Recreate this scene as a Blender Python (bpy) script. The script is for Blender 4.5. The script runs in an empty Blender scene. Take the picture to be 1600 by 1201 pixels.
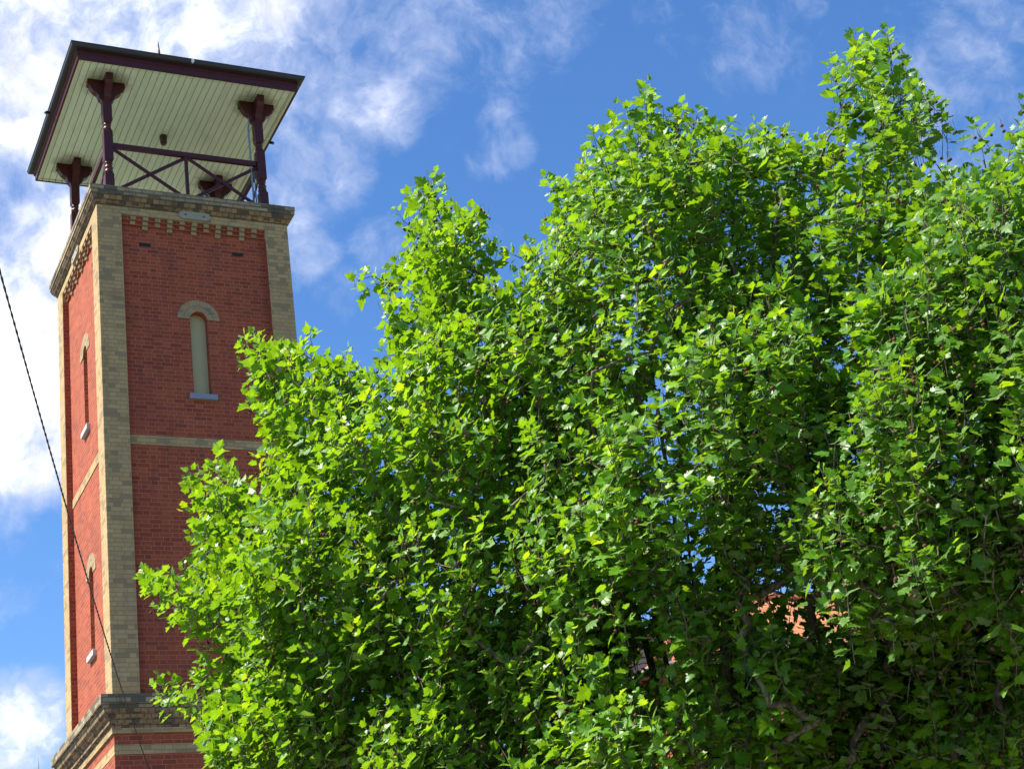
import bpy, bmesh, math, random
import numpy as np
from mathutils import Vector, Matrix
from mathutils.geometry import tessellate_polygon

S = bpy.context.scene
COL = S.collection
R = math.radians
random.seed(4)

# ------------------------------------------------------------------ camera
cam = bpy.data.cameras.new('camera')
camo = bpy.data.objects.new('camera', cam)
COL.objects.link(camo)
camo.location = (-8.413, -30.035, 1.6)
camo.matrix_world = (Matrix.Translation((-8.413, -30.035, 1.6)) @ Matrix.Rotation(R(-28.2855), 4, 'Z')
                     @ Matrix.Rotation(R(114.7438), 4, 'X') @ Matrix.Rotation(R(-8.4018), 4, 'Z'))
cam.sensor_fit = 'HORIZONTAL'
cam.sensor_width = 36
cam.lens = 2582.97 / 1600 * 36
cam.clip_end = 3000
S.camera = camo

# ------------------------------------------------------------------ exposure, sun, sky
S.view_settings.view_transform = 'Standard'
S.view_settings.look = 'None'
S.view_settings.gamma = 1
S.view_settings.exposure = 1.27
SUN_EL, SUN_AZ = 53.0, 174.0          # azimuth counted from +x towards +y
sv = Vector((math.cos(R(SUN_EL)) * math.cos(R(SUN_AZ)), math.cos(R(SUN_EL)) * math.sin(R(SUN_AZ)), math.sin(R(SUN_EL))))
sl = bpy.data.lights.new('sun', 'SUN')
sl.energy = 5.0
sl.angle = R(0.5)
sl.color = (1.0, 0.93, 0.82)
so = bpy.data.objects.new('sun', sl)
COL.objects.link(so)
so.rotation_euler = sv.to_track_quat('Z', 'Y').to_euler()
so.location = sv * 60

W = bpy.data.worlds.new('World')
S.world = W
W.use_nodes = True


class NT:
    """small helper to write node trees"""
    def __init__(s, tree):
        s.t = tree
        s.t.nodes.clear()

    def n(s, typ, ins=None, **props):
        nd = s.t.nodes.new(typ)
        for k, v in props.items():
            setattr(nd, k, v)
        for k, v in (ins or {}).items():
            s.put(nd.inputs[k], v)
        return nd

    def put(s, sock, v):
        if isinstance(v, bpy.types.NodeSocket):
            s.t.links.new(v, sock)
        else:
            if isinstance(v, tuple) and len(v) == 3 and sock.type == 'RGBA':
                v = v + (1,)
            sock.default_value = v

    def m(s, op, a, b=0.0, c=0.0, clamp=False):
        nd = s.n('ShaderNodeMath', operation=op, use_clamp=clamp)
        for i, v in enumerate((a, b, c)):
            s.put(nd.inputs[i], v)
        return nd.outputs[0]

    def vm(s, op, a, b=None, out=0):
        nd = s.n('ShaderNodeVectorMath', operation=op)
        s.put(nd.inputs[0], a)
        if b is not None:
            s.put(nd.inputs[1], b)
        return nd.outputs[out]

    def mix(s, f, a, b, mode='MIX'):
        nd = s.n('ShaderNodeMix', data_type='RGBA', blend_type=mode)
        s.put(nd.inputs[0], f)
        s.put(nd.inputs[6], a)
        s.put(nd.inputs[7], b)
        return nd.outputs[2]

    def noise(s, vec, scale, detail=4, rough=.55, dist=0.0, out=0):
        nd = s.n('ShaderNodeTexNoise', {'Scale': scale, 'Detail': detail, 'Roughness': rough, 'Distortion': dist})
        if vec is not None:
            s.put(nd.inputs['Vector'], vec)
        return nd.outputs[out]

    def ss(s, v, lo, hi, a=0.0, b=1.0):
        nd = s.n('ShaderNodeMapRange', interpolation_type='SMOOTHSTEP')
        for i, x in enumerate((v, lo, hi, a, b)):
            s.put(nd.inputs[i], x)
        return nd.outputs[0]


# sky: Nishita + clouds that live on the sky sphere (world directions)
w = NT(W.node_tree)
sky = w.n('ShaderNodeTexSky', sky_type='NISHITA', sun_disc=False)
sky.sun_elevation = R(SUN_EL)
sky.sun_rotation = R(90 - SUN_AZ)
sky.altitude = 300
sky.air_density = 1.0
sky.dust_density = 0.2
sky.ozone_density = 3.0
hs = w.n('ShaderNodeHueSaturation', {'Hue': 0.505, 'Saturation': 1.22, 'Value': 1.0, 'Color': sky.outputs[0]})
dirv = w.n('ShaderNodeTexCoord').outputs['Generated']
# direction, angular radius in degrees, weight of each cloud patch; then big banks added for fill light over the unseen sky
CLOUDS = [(0.142,0.777,0.613,3.77,1.05), (0.196,0.758,0.623,4.21,1.05), (0.241,0.747,0.619,3.54,1.00), (0.278,0.745,0.606,2.44,0.75), (0.143,0.805,0.575,2.66,0.95), (0.130,0.791,0.598,3.54,1.05), (0.150,0.819,0.554,1.66,0.75), (0.163,0.790,0.591,1.55,1.00), (0.141,0.838,0.526,1.00,0.45), (0.143,0.832,0.536,1.33,0.35), (0.182,0.824,0.536,1.33,0.75), (0.160,0.848,0.505,2.00,1.00), (0.148,0.864,0.482,2.44,1.10), (0.165,0.876,0.452,2.66,1.15), (0.153,0.893,0.422,2.44,1.10), (0.165,0.902,0.399,1.55,0.80), (0.178,0.845,0.505,2.00,1.10), (0.130,0.882,0.452,4.43,1.10), (0.153,0.938,0.310,1.11,0.40), (0.169,0.951,0.261,1.55,0.95), (0.155,0.955,0.251,1.66,1.00), (0.183,0.950,0.251,1.11,0.70), (0.154,0.922,0.355,0.89,0.25), (0.296,0.795,0.529,1.77,0.58), (0.309,0.782,0.541,1.88,0.66), (0.317,0.764,0.562,1.77,0.64), (0.332,0.747,0.576,1.60,0.72), (0.348,0.748,0.566,1.24,0.62), (0.306,0.806,0.506,1.33,0.62), (0.320,0.782,0.534,1.11,0.55), (0.289,0.778,0.558,1.33,0.60), (0.324,0.729,0.603,2.00,0.66), (0.346,0.723,0.598,1.46,0.58), (0.305,0.726,0.616,1.88,0.66), (0.371,0.703,0.607,1.60,0.64), (0.388,0.693,0.608,1.33,0.60), (0.359,0.713,0.603,1.33,0.50), (0.419,0.681,0.600,1.66,0.60), (0.438,0.667,0.603,1.33,0.45), (0.403,0.708,0.580,1.33,0.50), (0.407,0.723,0.558,1.00,0.48), (0.408,0.737,0.539,0.84,0.44), (0.419,0.730,0.540,0.62,0.46), (0.400,0.744,0.536,0.58,0.42), (0.349,0.790,0.504,1.11,0.50), (0.330,0.812,0.481,1.00,0.45), (0.376,0.739,0.559,2.00,0.35), (0.356,0.733,0.580,1.77,0.40), (0.530,0.621,0.577,1.88,0.38), (0.540,0.619,0.571,1.33,0.36), (0.524,0.647,0.554,1.00,0.38), (0.641,0.552,0.534,2.44,0.44), (0.653,0.550,0.521,1.55,0.42), (0.623,0.580,0.524,2.00,0.36), (0.634,0.592,0.498,2.00,0.42), (0.608,0.577,0.546,1.33,0.30), (0.485,0.645,0.591,1.33,0.30)]

FILL_BANKS = [(-.1, .85, .5, 14, 1.0), (.10, .72, .72, 9, 1.0), (-.7, .3, .5, 30, .8), (.2, -.8, .5, 40, .40), (.8, .1, .5, 18, .5)]
mask = None
nrm = w.vm('NORMALIZE', dirv)
for cx_, cy_, cz_, ar, wt in CLOUDS + FILL_BANKS:
    v = Vector((cx_, cy_, cz_)).normalized()
    dt = w.vm('DOT_PRODUCT', nrm, tuple(v), out=1)
    k = w.ss(dt, math.cos(R(ar * 1.75)), 1.0, 0.0, wt * 1.06)
    mask = k if mask is None else w.n('ShaderNodeMath', {0: mask, 1: k, 2: .12}, operation='SMOOTH_MAX').outputs[0]
warp = w.noise(nrm, 14.0, 4, .55, out=1)
nv = w.vm('ADD', nrm, w.vm('MULTIPLY', w.vm('SUBTRACT', warp, (.5, .5, .5)), (.05, .05, .05)))
n1 = w.noise(nv, 15.0, 8, .6, .2)
n2 = w.noise(nv, 42.0, 8, .62, .1)
nn = w.m('ADD', w.m('MULTIPLY', n1, .55), w.m('MULTIPLY', n2, .45))
dens = w.m('ADD', w.m('SUBTRACT', mask, .66), w.m('MULTIPLY', w.m('SUBTRACT', nn, .5), 2.3))
cov = w.ss(dens, -.36, .62)
thick = w.ss(dens, .10, .75)
shd = w.ss(w.noise(nv, 22.0, 6, .6), .35, .62, .74, 1.12)
ccol = w.mix(thick, (3.1, 3.5, 4.7), w.mix(1.0, (6.3, 6.35, 6.5), w.n('ShaderNodeCombineColor', {0: shd, 1: shd, 2: w.m('ADD', w.m('MULTIPLY', shd, .6), .42)}).outputs[0], 'MULTIPLY'))
fin = w.mix(w.m('MULTIPLY', cov, .93), hs.outputs[0], ccol)
bg = w.n('ShaderNodeBackground', {'Color': fin, 'Strength': 0.094})
wo = w.n('ShaderNodeOutputWorld', {'Surface': bg.outputs[0]})

# ------------------------------------------------------------------ object helpers


def tag(o, label=None, cat=None, group=None, kind=None):
    if label: o['label'] = label
    if cat: o['category'] = cat
    if group: o['group'] = group
    if kind: o['kind'] = kind
    return o


def empty(name, loc, label, cat, group=None):
    o = bpy.data.objects.new(name, None)
    o.location = loc
    COL.objects.link(o)
    return tag(o, label, cat, group)


def link(name, me, mat, parent=None, loc=None):
    o = bpy.data.objects.new(name, me)
    COL.objects.link(o)
    if mat is not None and len(me.materials) == 0:
        me.materials.append(mat)
    if parent is not None:
        o.parent = parent
    if loc is not None:
        o.location = loc
    return o


class MB:
    def __init__(s):
        s.bm = bmesh.new()

    def box(s, x0, x1, y0, y1, z0, z1, bev=0.0, M=None):
        vs = [s.bm.verts.new((x, y, z)) for x in (x0, x1) for y in (y0, y1) for z in (z0, z1)]
        fs = []
        for f in ((0, 1, 3, 2), (4, 6, 7, 5), (0, 4, 5, 1), (2, 3, 7, 6), (0, 2, 6, 4), (1, 5, 7, 3)):
            fs.append(s.bm.faces.new([vs[i] for i in f]))
        if bev > 0:
            es = list({e for f in fs for e in f.edges})
            r = bmesh.ops.bevel(s.bm, geom=es, offset=bev, segments=1, affect='EDGES')
            vs = list({v for f in r['faces'] for v in f.verts} | {v for v in vs if v.is_valid})
        if M is not None:
            bmesh.ops.transform(s.bm, matrix=M, verts=[v for v in vs if v.is_valid])
        return s

    def bar(s, a, b, wd, ht, bev=0.004, up=(0, 0, 1)):
        a, b = Vector(a), Vector(b)
        L = (b - a).length
        z = (b - a).normalized()
        u = Vector(up)
        if abs(u.dot(z)) > .98:
            u = Vector((0, 1, 0))
        x = u.cross(z).normalized()
        y = z.cross(x)
        M = Matrix((x, y, z)).transposed().to_4x4()
        M.translation = a
        return s.box(-wd / 2, wd / 2, -ht / 2, ht / 2, 0, L, bev, M)

    def ring(s, prof, cap=True):
        """square lathe: prof = [(half, z), ...] outer outline bottom to top"""
        rows = []
        for h, z in prof:
            rows.append([s.bm.verts.new((sx * h, sy * h, z)) for sx, sy in ((-1, -1), (1, -1), (1, 1), (-1, 1))])
        for a, b in zip(rows[:-1], rows[1:]):
            for i in range(4):
                j = (i + 1) % 4
                s.bm.faces.new((a[i], a[j], b[j], b[i]))
        if cap:
            s.bm.faces.new(rows[0][::-1])
            s.bm.faces.new(rows[-1])
        return s

    def lathe(s, prof, seg=20, cx=0, cy=0, cap=True):
        rows = []
        for r, z in prof:
            rows.append([s.bm.verts.new((cx + r * math.cos(2 * math.pi * i / seg), cy + r * math.sin(2 * math.pi * i / seg), z)) for i in range(seg)])
        for a, b in zip(rows[:-1], rows[1:]):
            for i in range(seg):
                j = (i + 1) % seg
                f = s.bm.faces.new((a[i], a[j], b[j], b[i]))
                f.smooth = True
        if cap:
            s.bm.faces.new(rows[0][::-1])
            s.bm.faces.new(rows[-1])
        return s

    def prism(s, pts, axis, a, b):
        """pts 2D outline extruded from a to b; axis 'y': pts are (x,z); axis 'x': pts are (y,z); axis 'z': (x,y)"""
        def P(p, t):
            return {'y': (p[0], t, p[1]), 'x': (t, p[0], p[1]), 'z': (p[0], p[1], t)}[axis]
        A = [s.bm.verts.new(P(p, a)) for p in pts]
        B = [s.bm.verts.new(P(p, b)) for p in pts]
        s.bm.faces.new(A)
        s.bm.faces.new(B[::-1])
        for i in range(len(pts)):
            j = (i + 1) % len(pts)
            s.bm.faces.new((A[i], B[i], B[j], A[j]))
        return s

    def tube(s, pts, r, seg=6, smooth=True):
        pts = [Vector(p) for p in pts]
        rad = r if isinstance(r, (list, tuple)) else [r] * len(pts)
        rows = []
        for i, p in enumerate(pts):
            t = (pts[min(i + 1, len(pts) - 1)] - pts[max(i - 1, 0)]).normalized()
            u = Vector((0, 0, 1)) if abs(t.z) < .9 else Vector((1, 0, 0))
            x = u.cross(t).normalized()
            y = t.cross(x)
            rows.append([s.bm.verts.new(p + (x * math.cos(2 * math.pi * k / seg) + y * math.sin(2 * math.pi * k / seg)) * rad[i]) for k in range(seg)])
        for a, b in zip(rows[:-1], rows[1:]):
            for k in range(seg):
                j = (k + 1) % seg
                f = s.bm.faces.new((a[k], a[j], b[j], b[k]))
                f.smooth = smooth
        s.bm.faces.new(rows[0][::-1])
        s.bm.faces.new(rows[-1])
        return s

    def rot(s, k):
        """turn everything so far by k quarter turns about z"""
        bmesh.ops.rotate(s.bm, verts=s.bm.verts, cent=(0, 0, 0), matrix=Matrix.Rotation(k * math.pi / 2, 3, 'Z'))
        return s

    def build(s, name, mat, parent=None):
        bmesh.ops.recalc_face_normals(s.bm, faces=s.bm.faces)
        me = bpy.data.meshes.new(name)
        s.bm.to_mesh(me)
        s.bm.free()
        return link(name, me, mat, parent)


# ------------------------------------------------------------------ materials
def newmat(name):
    m = bpy.data.materials.new(name)
    m.use_nodes = True
    return m, NT(m.node_tree)


def finish(t, col, rough=.8, height=None, bump=.0, dist=.01, spec=.5, **kw):
    b = t.n('ShaderNodeBsdfPrincipled', {'Base Color': col, 'Roughness': rough, 'Specular IOR Level': spec})
    for k, v in kw.items():
        t.put(b.inputs[k.replace('_', ' ')], v)
    if height is not None:
        bp = t.n('ShaderNodeBump', {'Strength': bump, 'Distance': dist, 'Height': height})
        t.t.links.new(bp.outputs[0], b.inputs['Normal'])
    t.n('ShaderNodeOutputMaterial', {'Surface': b.outputs[0]})


def wall_uv(t):
    g = t.n('ShaderNodeTexCoord').outputs['Object']
    nrmv = t.n('ShaderNodeNewGeometry').outputs['True Normal']
    sp = t.n('ShaderNodeSeparateXYZ', {0: g})
    sn = t.n('ShaderNodeSeparateXYZ', {0: nrmv})
    fx = t.m('GREATER_THAN', t.m('ABSOLUTE', sn.outputs[0]), .6)
    fz = t.m('GREATER_THAN', t.m('ABSOLUTE', sn.outputs[2]), .6)
    u = t.m('ADD', t.m('MULTIPLY', sp.outputs[1], fx), t.m('MULTIPLY', sp.outputs[0], t.m('SUBTRACT', 1.0, fx)))
    v = t.m('ADD', sp.outputs[2], t.m('MULTIPLY', sp.outputs[1], t.m('MULTIPLY', fz, .7)))
    return g, u, v, sp


def brick_mat(name, cols, mortar, dark, dark_amt, bond='flemish', jw=.011, seed=0., stain=None, stain_amt=.0, rough=.85, mort_mix=1.0, dark_k=.8):
    m, t = newmat(name)
    g, u, v, sp = wall_uv(t)
    H = .0861
    wob = t.noise(g, 5.0, 2)
    v2 = t.m('ADD', v, t.m('MULTIPLY', t.m('SUBTRACT', wob, .5), .008))
    row = t.m('FLOOR', t.m('DIVIDE', v2, H))
    fv = t.m('FRACT', t.m('DIVIDE', v2, H))
    if bond == 'flemish':
        P, split = .373, .655
    elif bond == 'header':
        P, split = .124, 2.0
    else:
        P, split = .249, 2.0
    par = t.m('MODULO', t.m('ADD', row, 1000.0), 2.0)
    jit = t.n('ShaderNodeTexWhiteNoise', {'W': t.m('ADD', row, seed)}, noise_dimensions='1D').outputs[0]
    uu = t.m('DIVIDE', t.m('ADD', t.m('ADD', u, 50.0), t.m('ADD', t.m('MULTIPLY', par, P * .5), t.m('MULTIPLY', jit, .03))), P)
    iu = t.m('FLOOR', uu)
    fu = t.m('FRACT', uu)
    hd = t.m('GREATER_THAN', fu, split)
    # distance to nearest vertical joint, in metres
    d0 = t.m('MULTIPLY', t.m('MINIMUM', fu, t.m('SUBTRACT', 1.0, fu)), P)
    if split < 1:
        d0 = t.m('MINIMUM', d0, t.m('MULTIPLY', t.m('ABSOLUTE', t.m('SUBTRACT', fu, split)), P))
    dz = t.m('MULTIPLY', t.m('MINIMUM', fv, t.m('SUBTRACT', 1.0, fv)), H)
    dj = t.m('MINIMUM', d0, dz)
    edge = t.noise(g, 60.0, 2)
    dj = t.m('ADD', dj, t.m('MULTIPLY', t.m('SUBTRACT', edge, .5), .005))
    isb = t.ss(dj, jw * .35, jw * .75)
    cid = t.n('ShaderNodeCombineXYZ', {0: iu, 1: row, 2: t.m('ADD', hd, seed)})
    wn = t.n('ShaderNodeTexWhiteNoise', {'Vector': cid.outputs[0]}, noise_dimensions='3D')
    h1 = wn.outputs[0]
    h2 = t.n('ShaderNodeSeparateColor', {0: wn.outputs[1]}).outputs[1]
    ramp = t.n('ShaderNodeValToRGB', {0: h1})
    el = ramp.color_ramp.elements
    n = len(cols)
    while len(el) < n:
        el.new(.5)
    for i, c in enumerate(cols):
        el[i].position = i / (n - 1)
        el[i].color = c + (1,)
    bc = t.mix(t.m('MULTIPLY', t.m('GREATER_THAN', h2, 1 - dark_amt), dark_k), ramp.outputs[0], dark)
    fine = t.noise(g, 95.0, 4, .65)
    bc = t.mix(t.ss(fine, .3, .75, 0., .35), bc, dark)
    col = t.mix(isb, mortar, bc) if mort_mix >= 1 else t.mix(isb, t.mix(mort_mix, bc, mortar), bc)
    big = t.noise(g, .9, 5, .6)
    col = t.mix(t.ss(big, .35, .75, .0, .28), col, dark)
    if stain is not None:
        sv_ = t.vm('MULTIPLY', g, (1.0, 1.0, .35))
        sn = t.noise(sv_, 3.5, 6, .65)
        col = t.mix(t.ss(sn, .48, .72, .0, stain_amt), col, stain)
    hgt = t.m('ADD', t.m('MULTIPLY', isb, 1.0), t.m('MULTIPLY', fine, .35))
    finish(t, col, rough, hgt, .7, .006, spec=.25)
    return m


RED = brick_mat('red brick', [(.25, .054, .025), (.31, .068, .031), (.36, .088, .042), (.215, .045, .024)],
                (.41, .145, .08), (.15, .042, .032), .08, seed=3., dark_k=.5, stain=(.11, .038, .03), stain_amt=.32)
CREAM = brick_mat('cream brick', [(.42, .285, .135), (.46, .32, .155), (.36, .25, .12), (.49, .35, .175)],
                (.26, .185, .085), (.22, .17, .10), .15, seed=9., stain=(.17, .14, .095), stain_amt=.42, mort_mix=.75)
CORN = brick_mat('weathered cream brick', [(.32, .26, .16), (.38, .31, .19), (.26, .21, .14), (.42, .34, .21)],
                 (.10, .085, .06), (.075, .065, .05), .30, bond='stretcher', seed=5., stain=(.06, .053, .043), stain_amt=.75)
CORNH = brick_mat('weathered moulded brick', [(.36, .23, .10), (.30, .20, .10), (.22, .16, .10), (.38, .27, .13)],
                  (.075, .06, .045), (.06, .052, .042), .30, bond='header', seed=7., stain=(.055, .047, .04), stain_amt=.8)
CORB = brick_mat('cream corbel brick', [(.32, .235, .12), (.36, .265, .135), (.28, .205, .105), (.38, .29, .15)],
                 (.42, .36, .26), (.2, .16, .11), .1, bond='header', seed=2., mort_mix=.3)


def plain(name, col, rough=.6, var=.25, scale=8., spec=.5, bump=.1, stretch=(1, 1, 1), dark=None):
    m, t = newmat(name)
    g = t.n('ShaderNodeTexCoord').outputs['Object']
    n = t.noise(t.vm('MULTIPLY', g, stretch), scale, 6, .6)
    n2 = t.noise(g, scale * 7, 4, .6)
    f = t.m('ADD', t.m('MULTIPLY', t.ss(n, .35, .75), .7), t.m('MULTIPLY', t.ss(n2, .4, .8), .3))
    c2 = dark if dark else tuple(c * .45 for c in col)
    finish(t, t.mix(t.m('MULTIPLY', f, var), col, c2), rough, t.m('ADD', n2, t.m('MULTIPLY', n, .5)), bump, .01, spec=spec)
    return m


MAROON = plain('maroon gloss paint', (.060, .011, .013), .38, .35, 9., bump=.05, spec=.32)
GUTTER = plain('grey painted gutter', (.036, .036, .040), .42, .35, 5., bump=.04, spec=.35)
ROOFM = plain('galvanised roof sheet', (.25, .26, .27), .45, .4, 3.)
PANEL = plain('cream painted panel', (.42, .37, .19), .55, .22, 4., bump=.04, stretch=(1, 1, .3))
BLUESTONE = plain('blue grey sill paint', (.21, .235, .285), .6, .3, 14.)
SILL_LIT = plain('sunlit sill colour', (.42, .43, .45), .6, .3, 14.)  # paler copy of the sill colour, sunlight on the left face painted in
PLATE = plain('pale painted plate', (.29, .27, .20), .6, .4, 12.)
MORT = plain('dark lime mortar', (.15, .12, .08), .9)
DARK = plain('dark void', (.015, .014, .014), .9, .2)
CONDUIT = plain('blue grey conduit', (.17, .24, .28), .4, .2)
LAMPM = plain('dark lamp metal', (.035, .022, .022), .4, .3)
WHITEP = plain('white enamel', (.8, .8, .8), .25, .05)
CABLEM = plain('black cable sheath', (.018, .018, .022), .45, .3, 30.)
WALLIN = plain('grey render deck', (.2, .19, .18), .9)

# soffit: painted boards with v joints, stained round the posts
m, t = newmat('pale green boarding')
g = t.n('ShaderNodeTexCoord').outputs['Object']
sp = t.n('ShaderNodeSeparateXYZ', {0: g})
bw = .142
q = t.m('DIVIDE', t.m('ADD', sp.outputs[0], 10.0), bw)
fr = t.m('FRACT', q)
dd = t.m('MULTIPLY', t.m('MINIMUM', fr, t.m('SUBTRACT', 1.0, fr)), bw)
grv = t.ss(dd, .003, .011)
bid = t.n('ShaderNodeTexWhiteNoise', {'W': t.m('FLOOR', q)}, noise_dimensions='1D').outputs[0]
c = t.mix(bid, (.62, .82, .64), (.67, .85, .70))
nz = t.noise(t.vm('MULTIPLY', g, (3, .6, 1)), 2.6, 6, .62)
c = t.mix(t.ss(nz, .45, .8, 0, .5), c, (.46, .51, .36))
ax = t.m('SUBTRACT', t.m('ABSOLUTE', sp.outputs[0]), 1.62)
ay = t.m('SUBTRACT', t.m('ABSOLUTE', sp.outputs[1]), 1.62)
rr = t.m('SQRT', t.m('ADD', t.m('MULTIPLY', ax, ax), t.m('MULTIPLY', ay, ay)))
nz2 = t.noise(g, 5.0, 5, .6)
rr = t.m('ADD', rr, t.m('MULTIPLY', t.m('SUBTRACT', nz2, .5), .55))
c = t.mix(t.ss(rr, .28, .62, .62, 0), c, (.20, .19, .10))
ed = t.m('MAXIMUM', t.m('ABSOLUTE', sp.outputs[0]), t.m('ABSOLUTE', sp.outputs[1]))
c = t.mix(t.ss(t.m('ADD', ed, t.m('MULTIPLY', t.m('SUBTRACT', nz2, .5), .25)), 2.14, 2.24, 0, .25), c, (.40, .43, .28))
c = t.mix(grv, (.27, .34, .23), c)
finish(t, c, .5, grv, .8, .012)
SOFFIT = m

# London plane bark: grey-brown with paler flaked patches
m, t = newmat('plane bark')
g = t.n('ShaderNodeTexCoord').outputs['Object']
v1 = t.noise(t.vm('MULTIPLY', g, (1, 1, .55)), 11., 3, .5, .6)
v2 = t.noise(g, 45., 5, .6)
c = t.mix(t.ss(v1, .50, .56), (.085, .070, .052), (.20, .178, .125))
c = t.mix(t.ss(v1, .36, .42, 1, 0), c, (.05, .043, .033))
c = t.mix(t.ss(v2, .35, .7, 0, .5), c, (.07, .06, .045))
finish(t, c, .8, t.m('ADD', v1, t.m('MULTIPLY', v2, .4)), .5, .02, spec=.3)
BARK = m

m, t = newmat('brown seed ball')
g = t.n('ShaderNodeTexCoord').outputs['Object']
finish(t, t.mix(t.noise(g, 40., 3), (.035, .016, .009), (.13, .055, .022)), .9)
SEED = m


def leaf_mat(name, top_a, top_b, young, under, trans_k=1.0):
    """two sided leaf: reflects on its faces, lets sun through"""
    m, t = newmat(name)
    tint = t.n('ShaderNodeAttribute', attribute_name='tint').outputs['Fac']
    lf = t.n('ShaderNodeAttribute', attribute_name='leafpos').outputs['Vector']
    geo = t.n('ShaderNodeNewGeometry')
    sp = t.n('ShaderNodeSeparateXYZ', {0: lf})
    base = t.mix(tint, top_a, top_b)
    base = t.mix(t.ss(tint, .86, 1.0), base, young)
    x = t.m('ABSOLUTE', sp.outputs[0])
    y = sp.outputs[1]
    vein = t.ss(x, .012, .035, 1, 0)
    lat = t.m('ABSOLUTE', t.m('SUBTRACT', t.m('FRACT', t.m('MULTIPLY', t.m('SUBTRACT', y, t.m('MULTIPLY', x, .9)), 4.0)), .5))
    vein = t.m('MAXIMUM', vein, t.m('MULTIPLY', t.ss(lat, .03, .09, 1, 0), .5))
    base = t.mix(t.m('MULTIPLY', vein, .45), base, (.20, .25, .07))
    mott = t.noise(t.n('ShaderNodeTexCoord').outputs['Object'], 14., 3)
    base = t.mix(t.ss(mott, .35, .7, 0, .3), base, tuple(c * .6 for c in top_a))
    back = t.mix(.4, base, under)
    col = t.mix(geo.outputs['Backfacing'], base, back)
    tcol = t.mix(1.0, base, (2.95 * trans_k, 2.0 * trans_k, .8 * trans_k), 'MULTIPLY')
    df = t.n('ShaderNodeBsdfDiffuse', {'Color': col})
    tr = t.n('ShaderNodeBsdfTranslucent', {'Color': tcol})
    gl = t.n('ShaderNodeBsdfGlossy', {'Color': (1, 1, 1), 'Roughness': t.m('ADD', .40, t.m('MULTIPLY', geo.outputs['Backfacing'], .25))}, distribution='GGX')
    a = t.n('ShaderNodeMixShader', {0: .48, 1: df.outputs[0], 2: tr.outputs[0]})
    fr = t.n('ShaderNodeFresnel', {'IOR': 1.42})
    fac = t.m('MULTIPLY', fr.outputs[0], t.m('SUBTRACT', .54, t.m('MULTIPLY', geo.outputs['Backfacing'], .45)), clamp=True)
    b = t.n('ShaderNodeMixShader', {0: fac, 1: a.outputs[0], 2: gl.outputs[0]})
    t.n('ShaderNodeOutputMaterial', {'Surface': b.outputs[0]})
    return m


LEAF = [leaf_mat('plane leaf', (.046, .155, .005), (.120, .315, .006), (.20, .395, .010), (.11, .22, .035)),
        leaf_mat('plane leaf deep', (.043, .15, .005), (.115, .305, .006), (.19, .385, .010), (.105, .21, .035)),
        leaf_mat('plane leaf dark', (.038, .135, .005), (.096, .265, .006), (.165, .35, .010), (.10, .20, .035))]

# ------------------------------------------------------------------ ground
m, t = newmat('mown grass')
g = t.n('ShaderNodeTexCoord').outputs['Object']
a = t.noise(g, .25, 6, .6)
b_ = t.noise(g, 30., 4, .7)
c = t.mix(t.ss(a, .35, .7), (.055, .085, .022), (.12, .11, .045))
c = t.mix(t.ss(b_, .3, .7, 0, .5), c, (.03, .045, .012))
finish(t, c, .95, b_, .6, .03)
GRASS = m
m, t = newmat('asphalt')
g = t.n('ShaderNodeTexCoord').outputs['Object']
b_ = t.noise(g, 60., 4, .7)
finish(t, t.mix(b_, (.035, .035, .037), (.075, .073, .072)), .9, b_, .5, .01)
ASPH = m
m, t = newmat('concrete path')
g = t.n('ShaderNodeTexCoord').outputs['Object']
b_ = t.noise(g, 9., 6, .7)
finish(t, t.mix(b_, (.24, .23, .21), (.36, .345, .32)), .9, b_, .3, .01)
CONC = m
m, t = newmat('pale bounce ground')
g = t.n('ShaderNodeTexCoord').outputs['Object']
b_ = t.noise(g, 40., 6, .7)
b2_ = t.noise(g, .6, 5, .6)
finish(t, t.mix(t.ss(b2_, .3, .7), t.mix(b_, (.11, .10, .08), (.17, .155, .12)), (.14, .13, .105)), .9, b_, .4, .01)
BOUNCE = m
tag(MB().box(-900, 900, -900, 900, -1, 0).build('ground', GRASS), kind='structure')
tag(MB().box(-200, 200, -34, -25.5, .0, .012).build('road', ASPH), kind='structure')
tag(MB().box(-200, 200, -25.5, -25.3, .0, .13, .01).build('kerb', CONC), kind='structure')
tag(MB().box(-200, 200, -25.3, -22.6, .0, .11).build('footpath', CONC), kind='structure')

tag(MB().box(-60, 60, -22.6, 30, .0, .03).build('bounce_ground', BOUNCE), kind='structure')  # unseen pale ground, added to bounce sun onto the soffit and leaves

# ------------------------------------------------------------------ the tower
B = 1.97          # half width at the pilaster faces
RC = .13          # depth of the red panels behind the pilasters
PW = .49          # pilaster width
Z0, Z1 = 9.50, 19.445
TW = empty('brick_tower', (0, 0, 0), 'tall red and cream brick watch tower with open timber lookout and flat eaved roof', 'tower')

# lower stage, plain red brick with cream courses
MB().box(-1.955, 1.955, -1.955, 1.955, 0, 9.075).build('base_wall', RED, TW)
MB().ring([(1.962, 8.63), (1.962, 8.80)], False).build('string_course', CREAM, TW)
MB().ring([(1.995, 8.99), (2.0, 9.075)], True).build('string_course', CREAM, TW)
MB().ring([(2.00, 9.076), (2.00, 9.13), (2.05, 9.15), (2.05, 9.215), (2.085, 9.235), (2.105, 9.30), (2.15, 9.32), (2.165, 9.385)], False).build('lower_cornice', CORNH, TW)
MB().ring([(2.0, 9.386), (2.17, 9.386), (2.17, 9.45), (2.222, 9.452), (2.222, 9.618), (2.20, 9.622), (1.9, 9.70)], False).build('cornice_slab', CORN, TW)

# shaft: four recessed red faces, each with a window recess cut in it
WZ = [15.62, 11.03]       # sill tops
SP = [17.275, 12.56]      # springing of the arches
WH = .172                 # half width of the window


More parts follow.
